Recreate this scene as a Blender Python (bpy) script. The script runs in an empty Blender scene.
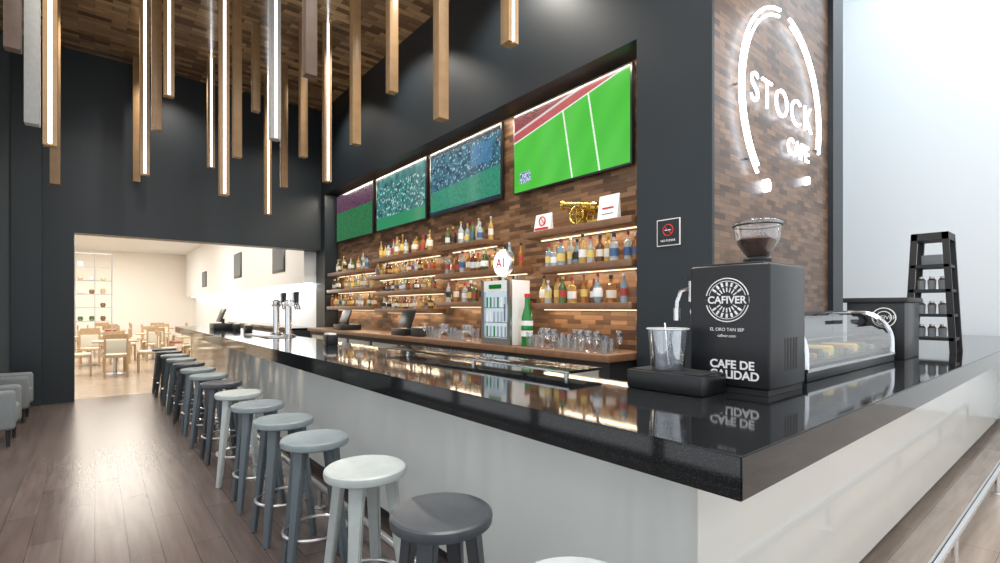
import bpy, bmesh, math, random
from mathutils import Vector, Matrix, noise
random.seed(7)
S=bpy.context.scene
try:
    S.view_settings.view_transform='Standard'
    S.view_settings.look='None'
    S.view_settings.exposure=0.0
except Exception as e: print(e)

# ---------------- materials ----------------
def new_mat(name):
    m=bpy.data.materials.new(name); m.use_nodes=True
    return m, m.node_tree.nodes, m.node_tree.links, m.node_tree.nodes['Principled BSDF']
def mat(name,col,rough=.5,metal=0,trans=0,emis=None,es=0,coat=0,noise=0,nscale=20,bump=0):
    m,N,L,P=new_mat(name)
    P.inputs['Base Color'].default_value=(*col,1)
    P.inputs['Roughness'].default_value=rough
    P.inputs['Metallic'].default_value=metal
    P.inputs['Transmission Weight'].default_value=trans
    P.inputs['Coat Weight'].default_value=coat
    if emis: 
        P.inputs['Emission Color'].default_value=(*emis,1); P.inputs['Emission Strength'].default_value=es
    if noise or bump:
        tc=N.new('ShaderNodeTexCoord'); n=N.new('ShaderNodeTexNoise'); n.inputs['Scale'].default_value=nscale; n.inputs['Detail'].default_value=6
        L.new(tc.outputs['Object'],n.inputs['Vector'])
        if noise:
            mx=N.new('ShaderNodeMix'); mx.data_type='RGBA'
            mx.inputs['A'].default_value=(*[c*(1-noise) for c in col],1); mx.inputs['B'].default_value=(*[min(1,c*(1+noise)) for c in col],1)
            L.new(n.outputs['Fac'],mx.inputs['Factor']); L.new(mx.outputs['Result'],P.inputs['Base Color'])
        if bump:
            b=N.new('ShaderNodeBump'); b.inputs['Strength'].default_value=bump; b.inputs['Distance'].default_value=.01
            L.new(n.outputs['Fac'],b.inputs['Height']); L.new(b.outputs['Normal'],P.inputs['Normal'])
    return m
def emit(name,col,s):
    m=bpy.data.materials.new(name); m.use_nodes=True; N=m.node_tree.nodes; L=m.node_tree.links
    N.clear(); e=N.new('ShaderNodeEmission'); e.inputs[0].default_value=(*col,1); e.inputs[1].default_value=s
    o=N.new('ShaderNodeOutputMaterial'); L.new(e.outputs[0],o.inputs[0]); return m
def thin_glass(name,tint=(1,1,1),gl=.12,ior=1.45):
    m=bpy.data.materials.new(name); m.use_nodes=True; N=m.node_tree.nodes; L=m.node_tree.links
    N.clear(); t=N.new('ShaderNodeBsdfTransparent'); t.inputs[0].default_value=(*tint,1)
    g=N.new('ShaderNodeBsdfGlossy'); g.inputs['Roughness'].default_value=.03
    f=N.new('ShaderNodeLayerWeight'); f.inputs[0].default_value=.35
    ma=N.new('ShaderNodeMath'); ma.operation='MULTIPLY_ADD'; ma.inputs[1].default_value=.6; ma.inputs[2].default_value=gl
    mx=N.new('ShaderNodeMixShader'); o=N.new('ShaderNodeOutputMaterial')
    L.new(f.outputs['Facing'],ma.inputs[0]); L.new(ma.outputs[0],mx.inputs[0]); L.new(t.outputs[0],mx.inputs[1]); L.new(g.outputs[0],mx.inputs[2]); L.new(mx.outputs[0],o.inputs[0]); return m
def brickwood(name,axes,bw,bh,c1,c2,mortar,rough=.35,msize=.002,coat=0,squash=1,bias=0.0,noise_amt=.5,offset=.5,nsc=(3,40,1),bump=.25):
    m,N,L,P=new_mat(name)
    tc=N.new('ShaderNodeTexCoord'); sp=N.new('ShaderNodeSeparateXYZ'); cb=N.new('ShaderNodeCombineXYZ')
    L.new(tc.outputs['Object'],sp.inputs[0])
    L.new(sp.outputs[axes[0]],cb.inputs[0]); L.new(sp.outputs[axes[1]],cb.inputs[1])
    b=N.new('ShaderNodeTexBrick'); L.new(cb.outputs[0],b.inputs['Vector'])
    b.inputs['Scale'].default_value=1; b.inputs['Brick Width'].default_value=bw; b.inputs['Row Height'].default_value=bh
    b.inputs['Mortar Size'].default_value=msize; b.inputs['Color1'].default_value=(*c1,1); b.inputs['Color2'].default_value=(*c2,1); b.inputs['Mortar'].default_value=(*mortar,1)
    b.inputs['Bias'].default_value=bias; b.offset=offset
    mp=N.new('ShaderNodeMapping'); mp.inputs['Scale'].default_value=nsc; L.new(cb.outputs[0],mp.inputs[0])
    n=N.new('ShaderNodeTexNoise'); n.inputs['Scale'].default_value=1.5; n.inputs['Detail'].default_value=5; L.new(mp.outputs[0],n.inputs['Vector'])
    r=N.new('ShaderNodeMapRange'); r.inputs['From Min'].default_value=.3; r.inputs['From Max'].default_value=.7
    r.inputs['To Min'].default_value=1-noise_amt; r.inputs['To Max'].default_value=1+noise_amt*.4; L.new(n.outputs['Fac'],r.inputs[0])
    mx=N.new('ShaderNodeMix'); mx.data_type='RGBA'; mx.blend_type='MULTIPLY'; mx.inputs['Factor'].default_value=1
    L.new(b.outputs['Color'],mx.inputs['A']); L.new(r.outputs[0],mx.inputs['B']); L.new(mx.outputs['Result'],P.inputs['Base Color'])
    P.inputs['Roughness'].default_value=rough; P.inputs['Coat Weight'].default_value=coat
    bp=N.new('ShaderNodeBump'); bp.inputs['Strength'].default_value=bump; bp.inputs['Distance'].default_value=.004; bp.invert=True
    L.new(b.outputs['Fac'],bp.inputs['Height']); L.new(bp.outputs[0],P.inputs['Normal'])
    return m

M={}
M['dark']=mat('dark_paint',(.013,.019,.024),.40,noise=.1,nscale=3)
M['darkpier']=mat('dark_paint_pier',(.018,.026,.031),.35)
M['darkside']=mat('dark_grey_paint',(.08,.095,.10),.5)
M['white_wall']=mat('white_wall_paint',(.80,.85,.88),.6)
M['cream']=mat('cream_paint',(.90,.86,.80),.6)
M['ceil_white']=mat('ceiling_paint',(.8,.8,.8),.7)
M['mosaicYZ']=brickwood('wood_mosaic_yz',(1,2),.19,.045,(.33,.18,.09),(.085,.042,.022),(.05,.026,.016),.35,noise_amt=.28,bump=.15,msize=.001)
M['mosaicXZ']=brickwood('wood_mosaic_xz',(0,2),.17,.045,(.25,.145,.085),(.075,.04,.025),(.045,.024,.016),.35,noise_amt=.25,bump=.15,msize=.001)
M['ceilwood']=brickwood('wood_mosaic_ceiling',(0,1),.36,.10,(.68,.44,.22),(.19,.105,.055),(.08,.05,.03),.20,coat=.5,noise_amt=.3,bump=.1)
M['floor']=brickwood('floor_planks',(1,0),1.2,.16,(.160,.122,.110),(.115,.083,.073),(.04,.03,.026),.24,msize=.002,noise_amt=.25,nsc=(1.2,14,1),bump=.12)
M['floor2']=brickwood('floor_planks_lit',(0,1),1.2,.2,(.44,.36,.30),(.36,.29,.24),(.2,.16,.13),.22,msize=.002,noise_amt=.2,nsc=(1.2,14,1),bump=.12)  # lighter copy of the planks, stronger light put into the colour
M['floor3']=brickwood('floor_dining',(0,1),.9,.9,(.60,.48,.36),(.55,.43,.32),(.35,.28,.2),.2,bump=.1)
M['panel']=mat('lacquer_panel',(.84,.87,.83),.09,coat=.6,noise=.05,nscale=1.6)
M['panelside']=mat('lacquer_panel_side',(.86,.86,.80),.10,coat=.6,noise=.03,nscale=1.6)
M['kick']=mat('toe_kick',(.03,.03,.032),.4)
# granite
m,N,L,P=new_mat('black_granite')
tc=N.new('ShaderNodeTexCoord'); v=N.new('ShaderNodeTexVoronoi'); v.inputs['Scale'].default_value=260
L.new(tc.outputs['Object'],v.inputs['Vector']); cr=N.new('ShaderNodeValToRGB')
cr.color_ramp.elements[0].position=.08; cr.color_ramp.elements[0].color=(.20,.21,.22,1)
cr.color_ramp.elements[1].position=.20; cr.color_ramp.elements[1].color=(.008,.009,.010,1)
L.new(v.outputs['Distance'],cr.inputs[0]); L.new(cr.outputs[0],P.inputs['Base Color'])
P.inputs['Roughness'].default_value=.06; P.inputs['IOR'].default_value=1.6
M['granite']=m
M['shelfwood']=mat('shelf_wood',(.20,.10,.05),.4,noise=.4,nscale=12)
M['tubewood']=mat('pendant_wood',(.36,.215,.10),.35,noise=.3,nscale=9)
M['tubedark']=mat('pendant_dark_wood',(.14,.085,.055),.4,noise=.3,nscale=9)
M['tubegrey']=mat('pendant_grey',(.34,.33,.31),.4,noise=.15)
M['led']=emit('led_strip',(.95,.97,1),7)
M['neon']=emit('neon_white',(.82,.91,1),6)
M['warmled']=emit('warm_led',(1,.78,.5),2.2)
M['coolled']=emit('cool_led',(.9,.95,1),6)
M['chrome']=mat('chrome',(.75,.76,.78),.12,1)
M['steel']=mat('brushed_steel',(.6,.61,.62),.3,1)
M['black']=mat('black_plastic',(.010,.011,.013),.3)
M['blackmat']=mat('black_matte',(.016,.017,.019),.55)
M['white']=mat('white_paint',(.85,.85,.85),.4)
M['cardwhite']=mat('printed_white',(.85,.85,.83),.5)
M['red']=mat('red_ink',(.6,.03,.03),.5)
M['brass']=mat('brass',(.65,.45,.12),.25,1)
M['green']=mat('bottle_green_plastic',(.01,.20,.03),.15,coat=.5)
M['glass']=thin_glass('clear_glass')
M['cup']=thin_glass('clear_plastic_tub',(.95,.97,1),.22)
M['bean']=mat('coffee_beans',(.06,.025,.012),.4,noise=.6,nscale=80)
M['seat_dark']=mat('stool_paint_charcoal',(.055,.063,.072),.35,noise=.25,nscale=30,bump=.05)
M['seat_white']=mat('stool_paint_white',(.44,.48,.47),.38,noise=.15,nscale=25,bump=.05)
M['seat_grey']=mat('stool_paint_grey',(.23,.275,.29),.38,noise=.18,nscale=25,bump=.05)
M['leg_grey']=mat('stool_leg_slate',(.10,.125,.14),.4,noise=.15,nscale=25)
M['fabric']=mat('grey_fabric',(.20,.22,.23),.9,noise=.2,nscale=90,bump=.2)
M['pine']=mat('chair_wood',(.55,.38,.22),.45,noise=.2)
M['redseat']=mat('red_upholstery',(.5,.10,.08),.6)
M['bg']=[mat('glass_amber',(.55,.22,.04),.08,trans=.45),mat('glass_clear',(.75,.82,.82),.06,trans=.6),mat('glass_olive',(.12,.22,.07),.08,trans=.4),
         mat('glass_gold',(.75,.48,.14),.08,trans=.45),mat('glass_pale_blue',(.45,.6,.7),.08,trans=.5),mat('glass_brown',(.18,.07,.03),.1,trans=.3)]
M['lb']=[mat('label_cream',(.8,.75,.62),.6),mat('label_black',(.02,.02,.02),.5),mat('label_red',(.42,.06,.04),.5),mat('label_white',(.85,.85,.85),.5),mat('label_yellow',(.75,.55,.15),.5),mat('label_blue',(.06,.12,.25),.5)]
M['cap']=[mat('cap_black',(.02,.02,.02),.4),mat('cap_gold',(.6,.42,.12),.3,.8),mat('cap_red',(.4,.03,.03),.4),mat('cap_silver',(.7,.7,.7),.3,.9)]

# ---------------- builder ----------------
class B:
    def __init__(s,name): s.name=name; s.bm=bmesh.new(); s.mats=[]
    def mi(s,m):
        if m not in s.mats: s.mats.append(m)
        return s.mats.index(m)
    def _merge(s,t,m,mtx=None):
        i=s.mi(m)
        for f in t.faces: f.material_index=i
        if mtx is not None: bmesh.ops.transform(t,matrix=mtx,verts=t.verts)
        me=bpy.data.meshes.new('t'); t.to_mesh(me); t.free(); s.bm.from_mesh(me); bpy.data.meshes.remove(me)
    def box(s,lo,hi,m,bev=0,mtx=None,seg=2):
        t=bmesh.new(); bmesh.ops.create_cube(t,size=1)
        for v in t.verts: v.co=Vector([(lo[k]+hi[k])/2+v.co[k]*(hi[k]-lo[k]) for k in range(3)])
        if bev: bmesh.ops.bevel(t,geom=list(t.edges),offset=bev,segments=seg,affect='EDGES',profile=.5)
        s._merge(t,m,mtx)
    def cyl(s,p0,p1,r0,m,r1=None,seg=16,caps=True):
        r1=r0 if r1 is None else r1
        p0=Vector(p0);p1=Vector(p1);d=p1-p0
        t=bmesh.new(); bmesh.ops.create_cone(t,cap_ends=caps,segments=seg,radius1=r0,radius2=r1,depth=d.length)
        s._merge(t,m,Matrix.Translation((p0+p1)/2)@d.to_track_quat('Z','Y').to_matrix().to_4x4())
    def lathe(s,c,prof,ms,seg=16,mtx=None):
        bm=s.bm; rings=[]
        for r,z in prof:
            ring=[]
            if r<1e-5:
                p=Vector((0,0,z)); p=(mtx@p) if mtx else p
                v=bm.verts.new(p+Vector(c)); ring=[v]*seg
            else:
                for k in range(seg):
                    a=2*math.pi*k/seg; p=Vector((r*math.cos(a),r*math.sin(a),z)); p=(mtx@p) if mtx else p
                    ring.append(bm.verts.new(p+Vector(c)))
            rings.append(ring)
        for j in range(len(rings)-1):
            mm=ms[j] if isinstance(ms,(list,tuple)) else ms; idx=s.mi(mm)
            for k in range(seg):
                vs=[]
                for v in (rings[j][k],rings[j][(k+1)%seg],rings[j+1][(k+1)%seg],rings[j+1][k]):
                    if v not in vs: vs.append(v)
                if len(vs)>2:
                    try: f=bm.faces.new(vs); f.material_index=idx
                    except ValueError: pass
    def tube(s,pts,r,m,seg=8,closed=False):
        pts=[Vector(p) for p in pts]; n=len(pts); bm=s.bm; idx=s.mi(m); rings=[]
        up=None
        for i,p in enumerate(pts):
            a=pts[(i-1)%n] if (closed or i>0) else p; b=pts[(i+1)%n] if (closed or i<n-1) else p
            t=(b-a).normalized()
            if up is None:
                up=t.orthogonal().normalized()
            up=(up-t*up.dot(t)).normalized(); sd=t.cross(up)
            rings.append([bm.verts.new(p+(up*math.cos(2*math.pi*k/seg)+sd*math.sin(2*math.pi*k/seg))*r) for k in range(seg)])
        for i in range(n if closed else n-1):
            A=rings[i];C=rings[(i+1)%n]
            for k in range(seg):
                f=bm.faces.new((A[k],A[(k+1)%seg],C[(k+1)%seg],C[k])); f.material_index=idx
        if not closed:
            for R in (rings[0],rings[-1]):
                f=bm.faces.new(R); f.material_index=idx
    def ring(s,c,R,r,m,seg=32,axis='Z'):
        pts=[]
        for k in range(seg):
            a=2*math.pi*k/seg; u,v=R*math.cos(a),R*math.sin(a)
            pts.append(Vector(c)+{'Z':Vector((u,v,0)),'X':Vector((0,u,v)),'Y':Vector((u,0,v))}[axis])
        s.tube(pts,r,m,8,True)
    def prism(s,pts2,axis,a,b,m,bev=0):
        t=bmesh.new()
        def P(p,q): return {'X':(q,p[0],p[1]),'Y':(p[0],q,p[1]),'Z':(p[0],p[1],q)}[axis]
        v0=[t.verts.new(P(p,a)) for p in pts2]; v1=[t.verts.new(P(p,b)) for p in pts2]; n=len(pts2)
        t.faces.new(v0); t.faces.new(v1[::-1])
        for k in range(n): t.faces.new((v0[k],v0[(k+1)%n],v1[(k+1)%n],v1[k]))
        bmesh.ops.recalc_face_normals(t,faces=t.faces)
        if bev: bmesh.ops.bevel(t,geom=list(t.edges),offset=bev,segments=2,affect='EDGES')
        s._merge(t,m)
    def quad(s,vs,m):
        f=s.bm.faces.new([s.bm.verts.new(v) for v in vs]); f.material_index=s.mi(m)
    def done(s,smooth=True,recalc=True,origin=None,keep=False):
        if recalc: bmesh.ops.recalc_face_normals(s.bm,faces=s.bm.faces)
        co=[v.co for v in s.bm.verts]
        if origin is None:
            if keep: o=Vector((0,0,0))
            else: o=Vector(((min(c.x for c in co)+max(c.x for c in co))/2,(min(c.y for c in co)+max(c.y for c in co))/2,min(c.z for c in co)))
        else: o=Vector(origin)
        bmesh.ops.translate(s.bm,vec=-o,verts=s.bm.verts)
        me=bpy.data.meshes.new(s.name); s.bm.to_mesh(me); s.bm.free()
        for m in s.mats: me.materials.append(m)
        if smooth:
            for p in me.polygons: p.use_smooth=True
            me.set_sharp_from_angle(angle=math.radians(35))
        ob=bpy.data.objects.new(s.name,me); ob.location=o; S.collection.objects.link(ob); return ob
def sbox(name,lo,hi,m,bev=0):
    b=B(name); b.box(lo,hi,m,bev); return b.done(keep=True,smooth=bool(bev))
def text(parent,body,loc,size,m,face='-X',ext=.001,name='lettering',align='CENTER',bold=0,space=1):
    c=bpy.data.curves.new(name,'FONT'); c.body=body; c.size=size; c.extrude=ext; c.align_x=align; c.align_y='CENTER'; c.offset=bold; c.space_character=space
    c.materials.append(m); o=bpy.data.objects.new(name,c); S.collection.objects.link(o)
    rot={'-X':(math.pi/2,0,-math.pi/2),'-Y':(math.pi/2,0,0)}[face]
    o.rotation_euler=rot; o.parent=parent; o.location=Vector(loc)-parent.location
    return o
def adopt(o,p):
    o.parent=p; o.location=o.location-p.location

# ---------------- camera ----------------
cam=bpy.data.cameras.new('camera'); co=bpy.data.objects.new('camera',cam); S.collection.objects.link(co); S.camera=co
co.location=(0,0,1.47); co.rotation_euler=(math.pi/2,0,-math.radians(39.3))
cam.sensor_width=36; cam.lens=17.82; cam.shift_y=.0265; cam.clip_start=.05

# ---------------- room shell ----------------
CZ=5.5; FY=10.2; WC=3.6; WB=3.88; SY=1.886
sbox('floor',(-1.6,-4,-.1),(2.3,FY+.3,0),M['floor'])
sbox('floor_lit_area',(2.3,-4,-.1),(9.5,4,0),M['floor2'])  # same floor, painted paler where more light falls on it
sbox('floor_bar_aisle',(2.3,4,-.1),(4.2,FY+.3,0),M['kick'])
sbox('floor_dining_room',(-4.2,FY+.3,-.1),(4.2,28.2,0),M['floor3'])
sbox('ceiling',(-1.6,-4,CZ),(6.41,FY+.3,CZ+.1),M['ceilwood'])
sbox('ceiling_side',(6.41,-4,7.2),(9.5,4,7.3),M['ceil_white'])
sbox('trim_ceiling_step',(6.41,-4,CZ),(6.5,4,7.2),M['white_wall'])
sbox('wall_left',(-1.6,7.6,0),(-1.45,FY,CZ),M['darkside'])
b=B('added_window_left')  # unseen glazing, added to let world light onto the bar front
for k in range(8):
    y=-4+1.65*k; b.box((-1.56,y-.04,0),(-1.48,y+.04,CZ),M['darkside'])
for z in (.02,2.6,5.4): b.box((-1.55,-4,z),(-1.49,7.6,z+.08),M['darkside'])
b.box((-1.525,-3.96,.1),(-1.515,7.55,5.4),thin_glass('added_window_glass',(1,1,1),.04))
b.done(keep=True,smooth=False,recalc=False)
b=B('wall_far')
b.box((-.95,FY,0),(-.25,FY+.3,CZ),M['dark'])
b.box((-.25,FY,2.65),(3.6,FY+.3,CZ),M['dark'])
b.box((3.6,10.0,0),(4.2,FY+.3,CZ),M['dark'])
b.box((-.95,FY-.06,0),(-.62,FY,CZ),M['darkpier'])
b.done(keep=True,smooth=False)
sbox('wall_far_side',(-1.6,FY,0),(-.95,FY+.3,CZ),M['darkside'])
sbox('wall_back_bar',(WB,2.3,0),(WB+.15,10.0,3.95),M['mosaicYZ'])
sbox('wall_bulkhead',(WC,2.545,3.78),(WB+.1,10.0,CZ),M['dark'])
b=B('wall_column'); b.box((WC,2.07,0),(WB,2.545,CZ),M['dark']); b.box((WC,SY-.012,0),(WC+.035,2.07,CZ),M['dark']); b.done(keep=True,smooth=False)
sbox('wall_sign',(WC+.035,SY,0),(6.1,2.07,CZ),M['mosaicXZ'])
sbox('trim_sign_wall',(6.1,SY-.05,0),(6.41,2.2,CZ),M['dark'])
sbox('wall_right',(9.3,-4,0),(9.5,4,7.2),M['white_wall'])
sbox('wall_right_return',(6.41,4,0),(9.5,4.15,7.2),M['white_wall'])
# dining room
sbox('wall_dining_far',(-4.2,28,0),(4.2,28.2,4.2),M['cream'])
sbox('wall_dining_left',(-4.2,FY+.3,0),(-4,28,4.2),M['cream'])
sbox('wall_dining_right',(3.7,FY+.3,0),(3.9,28,4.2),M['white'])
sbox('ceiling_dining_room',(-4.2,FY+.3,4.0),(4.2,28.2,4.1),M['ceil_white'])
b=B('wall_dining_bulkhead'); b.box((3.35,FY+.3,2.0),(3.7,27.5,4.0),M['white']); b.box((3.5,FY+.4,1.96),(3.56,27,1.995),M['coolled']); b.done(keep=True,smooth=False)

# ---------------- bar ----------------
b=B('bar_counter')
gx,gy=1.2435,.5706; px,py=1.547,.858; EY=11.8; EX=9.25
def L(x0,y0,x1,y1): return [(x0,y0),(EX,y0),(EX,y1),(x1,y1),(x1,EY),(x0,EY)]
b.prism(L(gx,gy,2.07,1.4),'Z',.986,1.10,M['granite'],.004)
b.prism(L(px,py,2.0,1.3),'Z',.08,.985,M['panel'])
b.prism(L(px+.04,py+.04,1.96,1.26),'Z',0,.08,M['kick'])
b.box((px-.008,py-.008,.08),(EX,py-.001,.985),M['panelside'])
bar=b.done(keep=True)
b=B('foot_rail_side')
b.tube([(1.75,.535,.2),(EX-.05,.535,.2)],.024,M['chrome'],12)
for x in [2.0,3.75,5.5,7.25,9.0]:
    b.cyl((x,.535,.0),(x,.535,.2),.016,M['chrome'],seg=12); b.cyl((x,.535,0),(x,.535,.01),.04,M['chrome'])
adopt(b.done(),bar)
b=B('foot_rail_front')
b.tube([(1.28,.9,.16),(1.28,EY-.3,.16)],.022,M['steel'],12)
for k in range(9):
    y=1.15+1.25*k; b.cyl((1.28,y,0),(1.28,y,.16),.016,M['steel'],seg=12); b.cyl((1.28,y,0),(1.28,y,.01),.04,M['steel'])
adopt(b.done(),bar)
b=B('back_counter')
b.box((3.3,2.6,.0),(3.875,9.95,1.02),M['blackmat'])
b.box((3.25,2.57,1.02),(3.875,9.98,1.08),M['shelfwood'],.004)
for k in range(8): b.box((3.285,2.7+.9*k,.2),(3.3,3.5+.9*k,.95),M['steel'])
b.done(keep=True)
b=B('glass_service_ledge')
b.box((1.86,1.72,1.135),(2.12,3.75,1.150),M['granite'],.002)
b.box((1.855,1.715,1.138),(1.86,3.755,1.147),M['chrome'])
for y in (1.85,2.7,3.6): b.cyl((1.98,y,1.101),(1.98,y,1.135),.015,M['chrome'])
b.done()

# ---------------- stools ----------------
def stool_mesh(seatm,legm,ringm):
    b=B('bar_stool')
    prof=[(0,.738),(.10,.740),(.150,.748),(.172,.750),(.180,.744),(.183,.73),(.180,.712),(.165,.704),(0,.704)]
    b.lathe((0,0,0),prof,seatm,40)
    for k in range(4):
        a=math.pi/4+k*math.pi/2
        d=Vector((math.cos(a),math.sin(a),0)); t=Vector((-d.y,d.x,0))
        top=d*.115+Vector((0,0,.712)); bot=d*.205
        vs=[]
        tb=bmesh.new()
        for p,wt,wr in ((top,.034,.022),(top.lerp(bot,.25),.028,.020),(bot,.019,.015)):
            vs.append([tb.verts.new(p+t*sx*wt+d*sy*wr) for sx,sy in ((-1,-1),(1,-1),(1,1),(-1,1))])
        for v in vs[2]: v.co.z=0
        for j in range(2):
            for q in range(4): tb.faces.new((vs[j][q],vs[j][(q+1)%4],vs[j+1][(q+1)%4],vs[j+1][q]))
        tb.faces.new(vs[0]); tb.faces.new(vs[2][::-1])
        bmesh.ops.recalc_face_normals(tb,faces=tb.faces)
        bmesh.ops.bevel(tb,geom=list(tb.edges),offset=.005,segments=2,affect='EDGES')
        b._merge(tb,legm)
    b.ring((0,0,.24),.165,.009,ringm,40)
    o=b.done(origin=(0,0,0)); me=o.data; bpy.data.objects.remove(o); return me
SW=stool_mesh(M['seat_white'],M['seat_white'],M['steel'])
SD=stool_mesh(M['seat_dark'],M['seat_dark'],M['steel'])
SG=stool_mesh(M['seat_grey'],M['leg_grey'],M['steel'])
kinds=[SW,SD,SW,SG,SG,SG,SW,SD,SG,SG,SD,SG,SG,SD,SD]
ys=[.85,1.496,2.136,2.80,3.40,4.05,4.70,5.45,6.15,6.85,7.6,8.35,9.1,9.85,10.6]
for i,(k,y) in enumerate(zip(kinds,ys)):
    o=bpy.data.objects.new('bar_stool',k); o.location=(.955,y,0); o.rotation_euler=(0,0,random.uniform(-.25,.25)); S.collection.objects.link(o)

# ---------------- pendants ----------------
P=[(-.5,5.45,3.50,'d',0),(-.42,5.9,3.06,'g',0),(-.32,6.2,2.97,'w',1),(-.39,8.45,3.04,'w',0),(.52,9.9,3.5,'w',0),(.49,7.74,3.16,'w',1),(.58,7.3,3.63,'w',0),
(.67,6.94,3.94,'w',1),(1.45,9.15,3.73,'w',1),(1.17,6.54,2.79,'w',1),(1.42,7.1,3.41,'w',0),(1.76,7.6,4.24,'w',0),(1.49,5.63,3.27,'g',1),(2.32,9.2,3.09,'w',1),
(2.42,8.6,3.46,'w',0),(2.28,7.18,3.6,'w',0),(1.46,4.42,3.5,'d',0),(2.54,6.97,3.25,'w',1),(2.36,5.56,3.38,'w',0),(2.46,4.83,3.77,'w',0),(2.35,3.69,3.12,'w',0),(2.51,2.95,3.53,'w',1)]
for x,y,z,k,led in P:
    b=B('pendant_light'); mm={'w':M['tubewood'],'d':M['tubedark'],'g':M['tubegrey']}[k]; h=.05
    if led:
        b.box((x-h,y-h+.02,z),(x+h,y+h,CZ-.002),mm,.003)
        b.box((x-h,y-h,z),(x-.014,y-h+.02,CZ-.002),mm); b.box((x+.014,y-h,z),(x+h,y-h+.02,CZ-.002),mm)
        b.box((x-.013,y-h+.005,z+.02),(x+.013,y-h+.019,CZ-.01),M['led'])
    else: b.box((x-h,y-h,z),(x+h,y+h,CZ-.002),mm,.004)
    b.done()

# ---------------- TVs ----------------
def nz(u,v,s,k=0): return max(0,min(1,.5+.9*noise.noise(Vector((u*s*1.78,v*s,k*7.3)))))
def mixc(a,b,t): return tuple(a[i]*(1-t)+b[i]*t for i in range(3))
def tv1(u,v):
    e=.62+.36*u; n=nz(u,v,60)
    if v>e+.16: c=mixc((.10,.02,.03),(.35,.06,.07),n)
    elif v>e+.13: c=(.55,.5,.5)
    elif v>e+.03: c=mixc((.36,.04,.05),(.44,.10,.10),n)
    elif v>e+.015: c=(.7,.75,.7)
    else:
        st=.5+.5*math.sin((u*1.2-v*.5)*22); c=mixc((.045,.40,.03),(.06,.46,.04),st*.6+n*.4)
        for x0,w in ((.52,.006),(.74,.006)):
            if abs(u-(x0-.10*(v-.4)))<w: c=(.7,.8,.65)
    if .06<u<.17 and .10<v<.24: c=(.03,.08,.25) if n<.55 else (.6,.65,.8)
    if u<.28 and v>.9: c=(.02,.02,.02) if n<.6 else (.5,.1,.1)
    return c
def tv2(u,v):
    n=nz(u,v,9); q=nz(u,v,30,1); c=mixc((.008,.035,.07),(.035,.15,.21),n)
    if q>.72 and v>.3: c=mixc(c,(.25,.38,.42),min(1,(q-.72)*5))
    if v<.36+.1*u: c=mixc((.02,.16,.10),(.03,.24,.15),q)
    if v>.93 or v<.05: c=(.01,.02,.035)
    if .62<u<.9 and .55<v<.85: c=mixc(c,(.05,.18,.35),.6)
    return c
def tv3(u,v):
    n=nz(u,v,8,3); q=nz(u,v,26,2); c=mixc((.010,.07,.08),(.03,.20,.19),n)
    if .22<v<.8 and q>.70: c=mixc(c,(.35,.48,.45),min(1,(q-.70)*5))
    if v<.22: c=(.02,.20,.09)
    return c
def tv4(u,v):
    n=nz(u,v,20,4); c=mixc((.015,.10,.04),(.02,.15,.05),n)
    if v>.62: c=mixc((.05,.02,.05),(.11,.04,.08),n)
    return c
tvm=bpy.data.materials.new('tv_screen_image'); tvm.use_nodes=True; N=tvm.node_tree.nodes; Lk=tvm.node_tree.links
pr=N['Principled BSDF']; at=N.new('ShaderNodeVertexColor'); at.layer_name='Col'
pr.inputs['Base Color'].default_value=(.01,.01,.01,1); pr.inputs['Roughness'].default_value=.15
Lk.new(at.outputs[0],pr.inputs['Emission Color']); pr.inputs['Emission Strength'].default_value=1.25
def tv(y0,y1,z0,z1,fn):
    b=B('wall_television'); b.box((3.805,y0,z0),(3.85,y1,z1),M['black'],.006); b.box((3.85,(y0+y1)/2-.3,z0+.2),(3.879,(y0+y1)/2+.3,z1-.2),M['black'])
    o=b.done()
    nx,ny=256,144; m=.020; Y1=y1-m;Y0=y0+m;Z0=z0+m;Z1=z1-m; X=3.803
    vs=[];fs=[];cols=[]
    for j in range(ny+1):
        for i in range(nx+1):
            u,v=i/nx,j/ny; vs.append((X-o.location.x,Y1+(Y0-Y1)*u-o.location.y,Z0+(Z1-Z0)*v-o.location.z)); c=fn(u,v); cols+=[c[0],c[1],c[2],1]
    for j in range(ny):
        for i in range(nx):
            n=j*(nx+1)+i; fs.append((n,n+1,n+nx+2,n+nx+1))
    me=bpy.data.meshes.new('screen'); me.from_pydata(vs,[],fs); ca=me.color_attributes.new('Col','FLOAT_COLOR','POINT')
    ca.data.foreach_set('color',cols)
    me.materials.append(tvm); s=bpy.data.objects.new('screen',me); S.collection.objects.link(s); s.parent=o
tz0,tz1=2.79,3.73
tv(2.74,4.40,tz0,tz1,tv1); tv(4.62,6.27,tz0,tz1,tv2); tv(6.38,8.06,tz0,tz1,tv3); tv(8.2,9.9,tz0,tz1,tv4)

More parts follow.
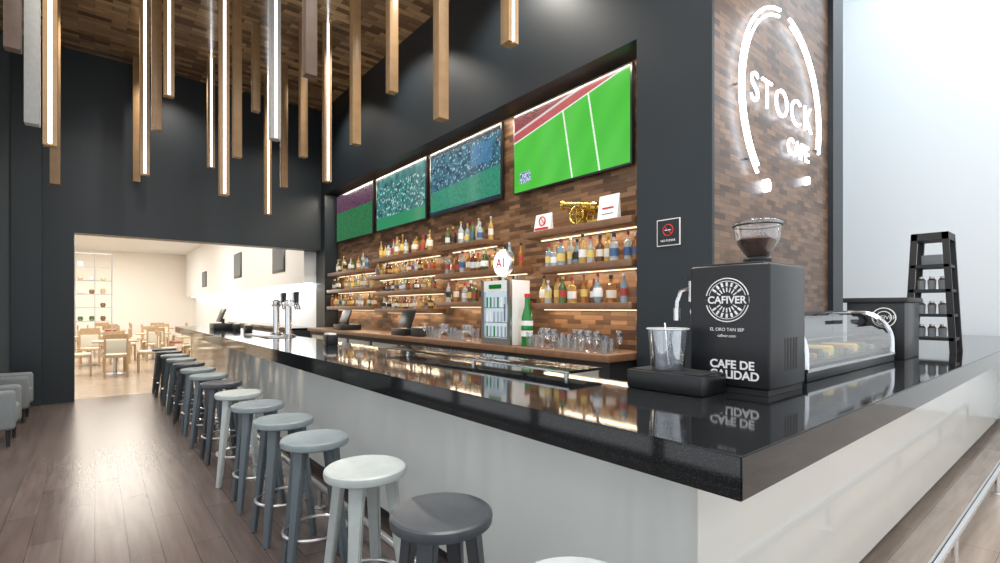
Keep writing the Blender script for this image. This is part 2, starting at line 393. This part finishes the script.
# ---------------- shelves + bottles ----------------
def bottle(b,x,y,z,hmax):
    g=random.choice([M['bg'][0],M['bg'][1],M['bg'][1],M['bg'][2],M['bg'][3],M['bg'][3],M['bg'][4],M['bg'][5]]); lb=random.choice(M['lb'][:1]*2+M['lb'][3:5]+M['lb']); cp=random.choice(M['cap'])
    t=random.random(); h=min(hmax,random.uniform(.22,.32)); r=random.uniform(.032,.043)*min(1,.6+h*1.6)
    e=.001
    if t<.5: prof=[(0,e),(r,e),(r,.22*h),(r*1.01,.221*h),(r*1.01,.48*h),(r,.481*h),(r,.60*h),(r*.38,.74*h),(r*.34,.9*h),(r*.42,.9*h),(r*.42,h),(0,h)]
    elif t<.8: prof=[(0,e),(r*1.15,e),(r*1.15,.15*h),(r*1.16,.16*h),(r*1.16,.42*h),(r*1.15,.43*h),(r*1.1,.62*h),(r*.4,.68*h),(r*.36,.82*h),(r*.5,.82*h),(r*.5,.95*h),(0,.95*h)]
    else: prof=[(0,e),(r*.8,e),(r*1.25,.15*h),(r*1.3,.2*h),(r*1.3,.40*h),(r*1.1,.5*h),(r*.6,.62*h),(r*.35,.7*h),(r*.3,.88*h),(r*.4,.88*h),(r*.4,h),(0,h)]
    ms=[g,g,g,lb,lb,g,g,g,cp,cp,cp]
    b.lathe((x,y,z),prof,ms,12)
shelves=[(2.60,4.0,2.28),(2.60,3.75,1.90),(2.60,3.95,1.52),(4.7,5.75,2.30),(6.0,7.8,2.29),(4.15,5.80,1.93),(6.0,8.0,2.01),(5.9,7.7,1.74),
 (4.15,5.8,1.55),(5.95,7.7,1.46),(8.1,9.85,2.16),(8.1,9.9,1.83),(7.9,9.9,1.50)]
for (y0,y1,z) in shelves:
    b=B('wall_shelf'); b.box((3.6,y0,z-.065),(3.879,y1,z),M['shelfwood'],.004); b.box((3.82,y0+.05,z-.074),(3.845,y1-.05,z-.066),M['warmled']); b.done()
    b=B('liquor_bottles'); y=y0+.07
    cl=[s for s in shelves if s[2]>z and s[0]<y1 and s[1]>y0]
    topright=(y0==2.60 and z>2.25)
    while y<y1-.06 and not topright:
        near=[s[2]-.08-z for s in cl if s[0]-.05<y<s[1]+.05]
        lim=min(near) if near else 1
        if random.random()<.88: bottle(b,random.choice([3.68,3.72,3.76]),y,z,lim-.012)
        y+=random.uniform(.08,.105)
    if len(b.bm.verts): b.done()
    else: b.bm.free()

# cannon + cards on the top shelf
b=B('brass_cannon')
cy,cz=3.30,2.281
b.lathe((3.73,cy-.23,cz+.15),[(0,-.03),(.02,-.03),(.025,0),(.055,0),(.060,.05),(.050,.06),(.044,.28),(.036,.44),(.046,.455),(.046,.48),(.026,.48),(.026,.35),(0,.35)],M['brass'],20,mtx=Matrix.Rotation(math.radians(-78),4,'X'))
for x in (3.655,3.805):
    c=(x,cy-.02,cz+.097)
    b.ring(c,.085,.011,M['brass'],24,'X'); b.cyl((x-.014,c[1],c[2]),(x+.014,c[1],c[2]),.02,M['brass'])
    for k in range(8):
        a=k*math.pi/4; b.cyl(c,(x,c[1]+.085*math.cos(a),c[2]+.085*math.sin(a)),.006,M['brass'],seg=6)
b.cyl((3.65,cy-.02,cz+.097),(3.81,cy-.02,cz+.097),.012,M['brass'])
b.box((3.69,cy-.24,cz+.001),(3.77,cy+.02,cz+.04),M['brass'],.004); b.box((3.69,cy-.07,cz+.03),(3.77,cy+.06,cz+.13),M['brass'],.004)
b.done()
def card(y0,y1,z,h,red):
    b=B('table_card'); b.prism([(3.66,z),(3.70,z+h),(3.703,z+h),(3.72,z)],'Y',y0,y1,M['cardwhite'])
    if red:
        b.ring((3.672,(y0+y1)/2,z+h*.58),.045,.007,M['red'],24,'X'); b.cyl((3.672,(y0+y1)/2-.03,z+h*.42),(3.688,(y0+y1)/2+.03,z+h*.74),.005,M['red'],seg=6)
        b.box((3.655,y0+.02,z+.02),(3.665,y1-.02,z+.04),M['red'])
    else:
        b.box((3.675,y0+.05,z+.11),(3.684,y1-.05,z+.125),M['red']); b.box((3.668,y0+.05,z+.06),(3.676,y1-.05,z+.066),M['blackmat'])
    b.done()
card(2.80,3.03,2.281,.24,0); card(3.66,3.90,2.281,.19,1)

# no-smoking sign on column
b=B('no_smoking_sign'); b.box((3.588,2.132,1.974),(3.599,2.34,2.19),M['cardwhite']); 
b.box((3.5855,2.139,1.981),(3.588,2.333,2.183),M['black'])
b.ring((3.584,2.236,2.10),.045,.004,M['red'],24,'X'); b.box((3.5835,2.21,2.097),(3.5845,2.265,2.104),M['cardwhite']); b.cyl((3.584,2.205,2.07),(3.584,2.267,2.13),.003,M['red'],seg=6)
ns=b.done(); text(ns,'NO FUMAR',(3.583,2.236,2.015),.026,M['cardwhite'])

# ---------------- neon sign ----------------
b=B('neon_wall_sign'); cx,cz,R=4.85,3.27,.87; yy=SY-.045
def arc(a0,a1,r=R,rad=.014):
    n=36; b.tube([(cx+r*math.cos(math.radians(a0+(a1-a0)*k/n)),yy,cz+r*math.sin(math.radians(a0+(a1-a0)*k/n))) for k in range(n+1)],rad,M['neon'])
arc(97,230); arc(99,228,R-.06,.012); arc(83,-16); arc(81,-14,R-.06,.012)
for X,Z,rr in ((4.5,2.53,.055),(5.42,2.72,.04)):
    b.lathe((X,SY-.03,Z),[(0,-.02),(rr,-.02),(rr,.02),(0,.02)],M['neon'],20,mtx=Matrix.Rotation(math.pi/2,4,'X'))
for a in (130,180,220,60,20,-12):
    p=(cx+R*math.cos(math.radians(a)),cz+R*math.sin(math.radians(a))); b.cyl((p[0],yy+.01,p[1]),(p[0],SY-.001,p[1]),.012,M['steel'])
sg=b.done()
text(sg,'STOCK',(cx+.0,SY-.04,cz+.03),.37,M['neon'],'-Y',.008,bold=-.007,space=1.22)
text(sg,'CAFE',(cx+.36,SY-.03,cz-.30),.225,M['neon'],'-Y',.006,bold=.001)

# ---------------- coffee machine ----------------
b=B('coffee_machine')
x0,x1,y0,y1=2.147,2.53,.872,1.226
b.box((x0,y0,1.125),(x1,y1,1.66),M['black'],.012,seg=3)
b.box((x0+.01,y0+.01,1.101),(x1-.01,y1-.01,1.125),M['blackmat'])
b.box((x0+.04,y0+.04,1.66),(x1-.04,y1-.04,1.67),M['blackmat'],.004)
hc=(2.33,1.0,0)
b.lathe(hc,[(.055,1.668),(.06,1.69),(.05,1.70)],M['blackmat'],24)
b.lathe(hc,[(.045,1.70),(.065,1.73),(.092,1.78),(.097,1.842)],M['glass'],28)
b.lathe(hc,[(0,1.702),(.041,1.702),(.062,1.731),(.087,1.778),(.05,1.795),(0,1.80)],M['bean'],28)
b.lathe(hc,[(.100,1.84),(.103,1.848),(.103,1.856),(.09,1.863),(0,1.867)],M['glass'],28)
b.ring((2.33,1.0,1.843),.100,.004,M['black'],32)
b.tube([(2.22,y1-.005,1.56),(2.22,y1+.04,1.565),(2.20,y1+.075,1.55),(2.185,y1+.085,1.50),(2.18,y1+.085,1.45)],.012,M['chrome'])
b.cyl((2.18,y1+.085,1.41),(2.18,y1+.085,1.47),.016,M['chrome']); b.cyl((2.22,y1+.03,1.50),(2.22,y1+.03,1.60),.016,M['chrome'])
b.cyl((2.22,y1,1.45),(2.22,y1+.02,1.45),.035,M['chrome']); b.cyl((2.22,y1+.03,1.60),(2.22,y1+.03,1.615),.028,M['blackmat'])
for k in range(5): b.box((x0+.15+.03*k,y0-.001,1.2),(x0+.165+.03*k,y0+.001,1.34),M['blackmat'])
b.ring((x0-.001,1.051,1.505),.095,.0025,M['cardwhite'],40,'X'); b.ring((x0-.001,1.051,1.505),.083,.0015,M['cardwhite'],40,'X')
for k in range(20):
    a=k*math.pi/10
    if abs(math.sin(a))>.35:
        b.cyl((x0-.001,1.051+.035*math.cos(a),1.505+.035*math.sin(a)),(x0-.001,1.051+.055*math.cos(a),1.505+.055*math.sin(a)),.003,M['cardwhite'],seg=6)
        b.cyl((x0-.001,1.051+.06*math.cos(a),1.505+.06*math.sin(a)),(x0-.001,1.051+.078*math.cos(a),1.505+.078*math.sin(a)),.005,M['cardwhite'],seg=6)
b.box((x0-.0035,.955,1.483),(x0-.0008,1.147,1.525),M['black'])
cm=b.done()
text(cm,'CAFIVER',(x0-.004,1.051,1.504),.045,M['cardwhite'],ext=.0005,bold=.001)
text(cm,'EL ORO TAN SEP',(x0-.002,1.051,1.375),.02,M['cardwhite'],ext=.0005)
text(cm,'cafiver.com',(x0-.002,1.051,1.348),.018,M['cardwhite'],ext=.0005)
text(cm,'CAFE DE',(x0-.002,1.03,1.222),.050,M['cardwhite'],ext=.0005,bold=.0015)
text(cm,'CALIDAD',(x0-.002,1.02,1.178),.050,M['cardwhite'],ext=.0005,bold=.0015)
b=B('drip_tray'); b.box((1.93,1.05,1.101),(2.143,1.42,1.185),M['black'],.006); b.box((1.945,1.065,1.185),(2.13,1.405,1.189),M['blackmat']); b.done()
b=B('plastic_tub'); b.lathe((2.035,1.27,0),[(0,1.192),(.075,1.192),(.088,1.37),(.094,1.372),(.094,1.378),(.086,1.376),(.073,1.20),(0,1.20)],M['cup'],28)
b.lathe((2.035,1.27,0),[(0,1.203),(.072,1.203),(.076,1.25),(0,1.25)],M['cup'],24)
b.ring((2.035,1.27,1.375),.092,.003,M['white'],32)
b.cyl((2.01,1.25,1.21),(2.06,1.30,1.40),.004,M['chrome'],seg=8); b.done(recalc=False)
b=B('power_cable'); b.tube([(2.58,.95,1.106),(2.62,.93,1.106),(2.64,1.0,1.106),(2.6,1.15,1.106),(2.56,1.2,1.106)],.005,M['blackmat']); b.done()

# ---------------- curved display case ----------------
b=B('refrigerated_display_case')
X0,X1=2.72,4.32; ya,yb=.93,1.32
b.box((X0,ya,1.101),(X1,yb,1.165),M['black'],.005)
b.box((X0,ya-.004,1.15),(X1,ya+.003,1.165),M['chrome'])
prof=[(ya+.01,1.165)]
for k in range(11):
    a=math.radians(180-90*k/10); prof.append((ya+.19+.18*math.cos(a),1.235+.20*math.sin(a)))
prof.append((yb-.12,1.435))
for j in range(len(prof)-1):
    (u,v),(p,q)=prof[j],prof[j+1]; b.quad([(X0+.02,u,v),(X1-.02,u,v),(X1-.02,p,q),(X0+.02,p,q)],M['glass'])
for X in (X0+.015,X1-.015):
    b.tube([(X,p,q) for p,q in prof],.014,M['chrome'])
    b.prism(prof+[(yb-.02,1.435),(yb-.02,1.165)],'X',X-.002,X+.002,M['glass'])
b.box((X0+.01,yb-.14,1.425),(X1-.01,yb,1.448),M['black'],.004)
b.box((X0+.01,yb-.02,1.165),(X1-.01,yb,1.43),M['black'])
b.box((X0+.04,ya+.05,1.166),(X1-.04,yb-.04,1.185),M['steel'])
b.box((X0+.04,ya+.12,1.29),(X1-.04,yb-.04,1.296),M['glass'])
for k in range(16):
    c=[M['fabric'],M['lb'][4],M['green'],M['shelfwood'],M['blackmat']][k%5]
    b.box((X0+.08+.09*k,ya+.09,1.186),(X0+.15+.09*k,yb-.1,1.186+random.uniform(.03,.06)),c,.01)
b.done(recalc=False)
b=B('coffee_box'); b.box((4.45,.90,1.101),(4.88,1.25,1.53),M['black'],.006); b.box((4.43,.88,1.51),(4.90,1.27,1.545),M['blackmat'],.004)
b.ring((4.448,1.02,1.40),.07,.004,M['cardwhite'],30,'X'); b.ring((4.448,1.02,1.40),.045,.003,M['cardwhite'],30,'X')
cb=b.done(); text(cb,'CAFIVER',(4.446,1.02,1.40),.04,M['cardwhite'])

# ladder shelf
b=B('ladder_display_shelf')
xa,xb=5.5,5.8; y0,y1=.775,1.12; zb,zt=1.101,2.11
def leg(y,dy):
    yt=y+dy
    b.prism([(y-.022,zb),(y+.022,zb),(yt+.022,zt),(yt-.022,zt)],'X',xa,xa+.03,M['blackmat'])
    b.prism([(y-.022,zb),(y+.022,zb),(yt+.022,zt),(yt-.022,zt)],'X',xb-.03,xb,M['blackmat'])
leg(y0+.022,.05); leg(y1-.022,-.05)
b.box((xa,y0+.05,zt-.06),(xb,y1-.05,zt),M['blackmat'])
for i,z in enumerate((1.22,1.42,1.63,1.84)):
    s=.05*(z-zb)/(zt-zb)
    b.box((xa,y0+s+.01,z-.025),(xb,y1-s-.01,z),M['blackmat'])
    for k in range(3):
        yy_=y0+.10+.07*k; hh=.11
        if i<3: b.lathe((xa+.09,yy_,z+.001),[(0,0),(.026,0),(.03,hh*.7),(.018,hh*.85),(.018,hh),(0,hh)],[M['lb'][0],M['fabric'],M['bean'],M['cap'][3],M['cap'][3]],12)
b.box((xa+.1,y0+.1,1.841),(xa+.2,y1-.1,1.93),M['fabric'],.01)
b.done(recalc=False)

# ---------------- mini fridge, beer bottle, illuminated round sign ----------------
b=B('mini_beer_fridge')
x0,x1,y0,y1,z0,z1=3.30,3.58,3.87,4.36,1.081,1.76
b.box((x0+.03,y0,z0),(x1,y1,z1),M['white'],.008)
b.box((x0,y0,z0),(x0+.03,y0+.05,z1),M['steel']);b.box((x0,y1-.05,z0),(x0+.03,y1,z1),M['steel']);b.box((x0,y0+.05,z0),(x0+.03,y1-.05,z0+.07),M['steel']);b.box((x0,y0+.05,z1-.12),(x0+.03,y1-.05,z1),M['cardwhite'])
b.box((x0+.025,y0+.05,z0+.07),(x0+.03,y1-.05,z1-.12),emit('fridge_glow',(.75,.9,1),.75))
for r_ in range(3):
    zz=z0+.085+.155*r_
    b.box((x0+.004,y0+.05,zz-.008),(x0+.024,y1-.05,zz),M['steel'])
    for k in range(6): b.cyl((x0+.014,y0+.09+.062*k,zz),(x0+.014,y0+.09+.062*k,zz+.11),.010,random.choice([M['green'],M['lb'][3],M['steel']]),seg=10)
b.box((x0-.02,y0+.06,z0+.25),(x0-.005,y0+.075,z1-.25),M['chrome'])
b.box((x0-.003,y0+.14,z1-.085),(x0-.001,y1-.14,z1-.04),M['green'])
b.cyl((3.42,4.12,z1),(3.42,4.12,z1+.05),.02,M['steel'])
b.lathe((3.42,4.12,z1+.19),[(0,-.03),(.135,-.03),(.15,-.015),(.15,.015),(.135,.03),(0,.03)],[M['cardwhite'],M['steel'],M['steel'],M['steel'],emit('round_sign_glow',(.95,.98,1),2.0)],32,mtx=Matrix.Rotation(-math.pi/2,4,'Y'))
fr=b.done()
text(fr,'A1',(3.385,4.12,z1+.19),.14,M['red'],bold=.003)
b=B('beer_bottle_display')
b.lathe((3.42,3.74,1.081),[(0,0),(.058,0),(.06,.02),(.06,.10),(.061,.101),(.061,.26),(.06,.261),(.058,.30),(.028,.40),(.024,.50),(.03,.50),(.03,.535),(0,.535)],[M['green']]*4+[M['lb'][3]]+[M['green']]*5+[M['red']]*3,24)
b.lathe((3.42,3.74,1.081),[(.0615,.16),(.0625,.165),(.0625,.205),(.0615,.21)],M['green'],24)
b.done()

# glasses on back counter
def glass_row(ya,yb,rows=3):
    b=B('glassware'); y=ya
    while y<yb:
        for r in range(rows):
            x=3.34+.1*r; t=(int(y*100)+r)%3
            if t==0: pr=[(.028,0),(.0282,.001),(.004,.008),(.004,.07),(.03,.10),(.038,.14),(.030,.19)]
            else: pr=[(0,.0),(.03,0),(.038,.15 if t==1 else .12)]
            b.lathe((x,y+.02*(r%2),1.082),pr,M['cup'],12)
        y+=.085
    b.done(recalc=False)
glass_row(2.68,3.62); glass_row(4.6,5.7,2)
def pos(x,y,z,s=1,name='cash_register'):
    b=B(name); b.box((x-.18*s,y-.2*s,z),(x+.18*s,y+.2*s,z+.1*s),M['black'],.008)
    b.box((x-.02,y-.03,z+.1*s),(x+.02,y+.03,z+.18*s),M['blackmat'])
    b.box((-.012,-.18*s,-.12*s),(.012,.18*s,.12*s),M['black'],.004,mtx=Matrix.Translation((x-.03,y,z+.24*s))@Matrix.Rotation(math.radians(20),4,'Y'))
    b.done()
pos(3.5,6.35,1.081); pos(1.75,9.85,1.101); pos(3.5,8.6,1.081)
b=B('bottle_crate'); b.box((3.36,5.8,1.081),(3.6,6.05,1.2),M['blackmat'],.01); b.box((3.38,5.82,1.2),(3.58,6.03,1.21),M['steel']); b.done()

# beer tap towers
for y in (6.7,7.25):
    b=B('beer_tap_tower'); x=1.94
    b.lathe((x,y,1.101),[(0,0),(.09,0),(.09,.015),(.045,.03),(.04,.05),(.04,.40),(.05,.41),(.05,.46),(.03,.48),(0,.48)],M['chrome'],24)
    b.cyl((x,y-.13,1.52),(x,y+.13,1.52),.035,M['chrome'])
    for k in (-1,0,1):
        b.tube([(x,y+.09*k,1.52),(x+.1,y+.09*k,1.52),(x+.12,y+.09*k,1.45)],.012,M['chrome'])
        b.cyl((x+.09,y+.09*k,1.53),(x+.09,y+.09*k,1.68),.012,[M['black'],M['chrome'],M['black']][k],r1=.02)
    b.done()
b=B('drip_mat'); b.box((1.62,6.4,1.101),(1.84,7.6,1.112),M['steel'],.003); b.done()
for y in (4.9,8.4,9.2):
    b=B('napkin_holder'); b.box((1.8,y,1.101),(1.9,y+.16,1.2),M['black'],.006); b.box((1.815,y+.01,1.2),(1.885,y+.15,1.215),M['cardwhite']); b.done()

# ---------------- lounge chairs ----------------
for y in (7.6,9.0):
    b=B('lounge_armchair'); x=-.93
    b.box((x-.26,y-.24,.2),(x+.27,y+.24,.42),M['fabric'],.04,seg=3)
    b.box((x-.30,y-.3,.2),(x-.14,y+.3,.82),M['fabric'],.05,seg=3)
    for s_ in (-1,1):
        b.box((x-.28,y+s_*.27-.05,.18),(x+.28,y+s_*.27+.05,.6),M['fabric'],.04,seg=3)
        for t in (-.22,.22): b.cyl((x+t,y+s_*.25,0),(x+t,y+s_*.25,.2),.016,M['blackmat'],r1=.022)
    b.done()

# ---------------- dining room ----------------
def chair(x,y,rot,red):
    b=B('dining_chair'); w=M['pine']; s=M['redseat'] if red else M['lb'][0]
    for a in (-.19,.19):
        b.box((a-.018,-.2-.018,0),(a+.018,-.2+.018,.44),w); b.box((a-.018,.2-.018,0),(a+.018,.2+.018,.92),w)
    b.box((-.22,-.22,.42),(.22,.22,.45),w,.005); b.box((-.21,-.21,.45),(.21,.19,.49),s,.015)
    b.box((-.19,.19,.82),(.19,.212,.92),w); b.box((-.17,.185,.52),(.17,.215,.8),s,.01)
    o=b.done(origin=(0,0,0)); o.location=(x,y,0); o.rotation_euler=(0,0,rot)
def table(x,y):
    b=B('dining_table'); b.box((-.4,-.4,.72),(.4,.4,.75),M['pine'],.006)
    b.cyl((0,0,.03),(0,0,.72),.035,M['steel']); b.lathe((0,0,0),[(0,0),(.24,0),(.24,.015),(.04,.035),(0,.035)],M['steel'],24)
    o=b.done(origin=(0,0,0)); o.location=(x,y,0)
for i,(x,y) in enumerate([(.35,14.0),(-.1,16.6),(1.3,17.4),(.4,20.5),(-1.0,20.8),(1.8,21.5),(2.0,14.8),(.2,23.4)]):
    table(x,y); chair(x-.62,y,math.pi/2,0); chair(x+.62,y,-math.pi/2,i==2); chair(x,y-.62,math.pi,i==3); chair(x,y+.62,0,0)
b=B('wire_display_rack')
for x in (-.45,.0,.4):
    for y in (18.9,19.2): b.cyl((x,y,0),(x,y,3.1),.012,M['steel'],seg=8)
for k in range(8):
    z=.3+.4*k; b.box((-.45,18.9,z-.03),(.4,19.2,z-.01),M['steel'])
    if k<7:
        for q in range(3):
            if random.random()<.3: continue
            h=random.uniform(.08,.16); b.lathe((-.33+.26*q,19.05,z-.009),[(0,0),(.04,0),(.07,h*.5),(.05,h),(0,h)],random.choice([M['lb'][0],M['pine'],M['shelfwood'],M['bg'][2]]),12)
b.done()
for y,z,h in ((22.5,2.6,.6),(16.6,2.75,.75),(12.3,2.6,.6)):
    b=B('wall_picture'); b.box((3.33,y-.5,z-h/2),(3.349,y+.5,z+h/2),M['black'],.004); b.box((3.325,y-.42,z-h/2+.06),(3.33,y+.42,z+h/2-.06),M['fabric']); b.done()
b=B('dining_back_counter'); b.box((3.2,FY+.5,0),(3.69,17,1.0),M['blackmat']); b.box((3.15,FY+.5,1.0),(3.69,17,1.05),M['granite']); b.done()

# ---------------- lights ----------------
def area(name,loc,sx,sy,power,col=(1,1,1),rot=(0,0,0)):
    l=bpy.data.lights.new(name,'AREA'); l.shape='RECTANGLE'; l.size=sx; l.size_y=sy; l.energy=power; l.color=col
    o=bpy.data.objects.new(name,l); o.location=loc; o.rotation_euler=rot; S.collection.objects.link(o); return o
area('fill_area_light',(.6,.3,CZ-.02),2.5,2.5,200,(.98,.98,1))  # area fills added out of view to brighten the room
area('fill_area_light',(2.6,1.6,CZ-.02),1.6,1.6,90,(1,.96,.9))
area('fill_area_light',(7.9,0,7.15),2.4,3.5,150,(.94,.97,1))
area('fill_area_light',(4.6,-.9,CZ-.02),2.5,2.0,120,(1,.98,.95))
for (x,y) in ((.1,5.2),(.1,8.2),(2.95,4.2),(2.95,6.4),(2.95,8.6),(1.0,9.4)):  # spots added as fill for the far part, no fittings modelled
    l=bpy.data.lights.new('fill_spot','SPOT'); l.energy=200 if x<2 else 260; l.spot_size=math.radians(125); l.spot_blend=.8; l.shadow_soft_size=.07; l.color=(1,.94,.85)
    o=bpy.data.objects.new('fill_spot',l); o.location=(x,y,CZ-.05); S.collection.objects.link(o)
area('soffit_fill_light',(3.70,6.2,3.775),.05,7.2,65,(1,.90,.76))  # fill added under the soffit to light the TV wall
for (y0,y1,z) in shelves:
    area('shelf_strip_light',(3.80,(y0+y1)/2,z-.08),.02,(y1-y0)*.9,2.6*(y1-y0),(1,.82,.58))
area('dining_ceiling_light',(0,13,3.97),3,2,170,(1,.95,.86))
area('dining_ceiling_light',(0,18,3.97),3,3,260,(1,.95,.86))
area('dining_ceiling_light',(0,24,3.97),3,3,260,(1,.95,.86))
area('cove_light',(3.5,15,1.94),.1,8,60,(.9,.95,1))
w=bpy.data.worlds.new('world'); S.world=w; w.use_nodes=True
w.node_tree.nodes['Background'].inputs[0].default_value=(.90,.95,1,1); w.node_tree.nodes['Background'].inputs[1].default_value=1.4
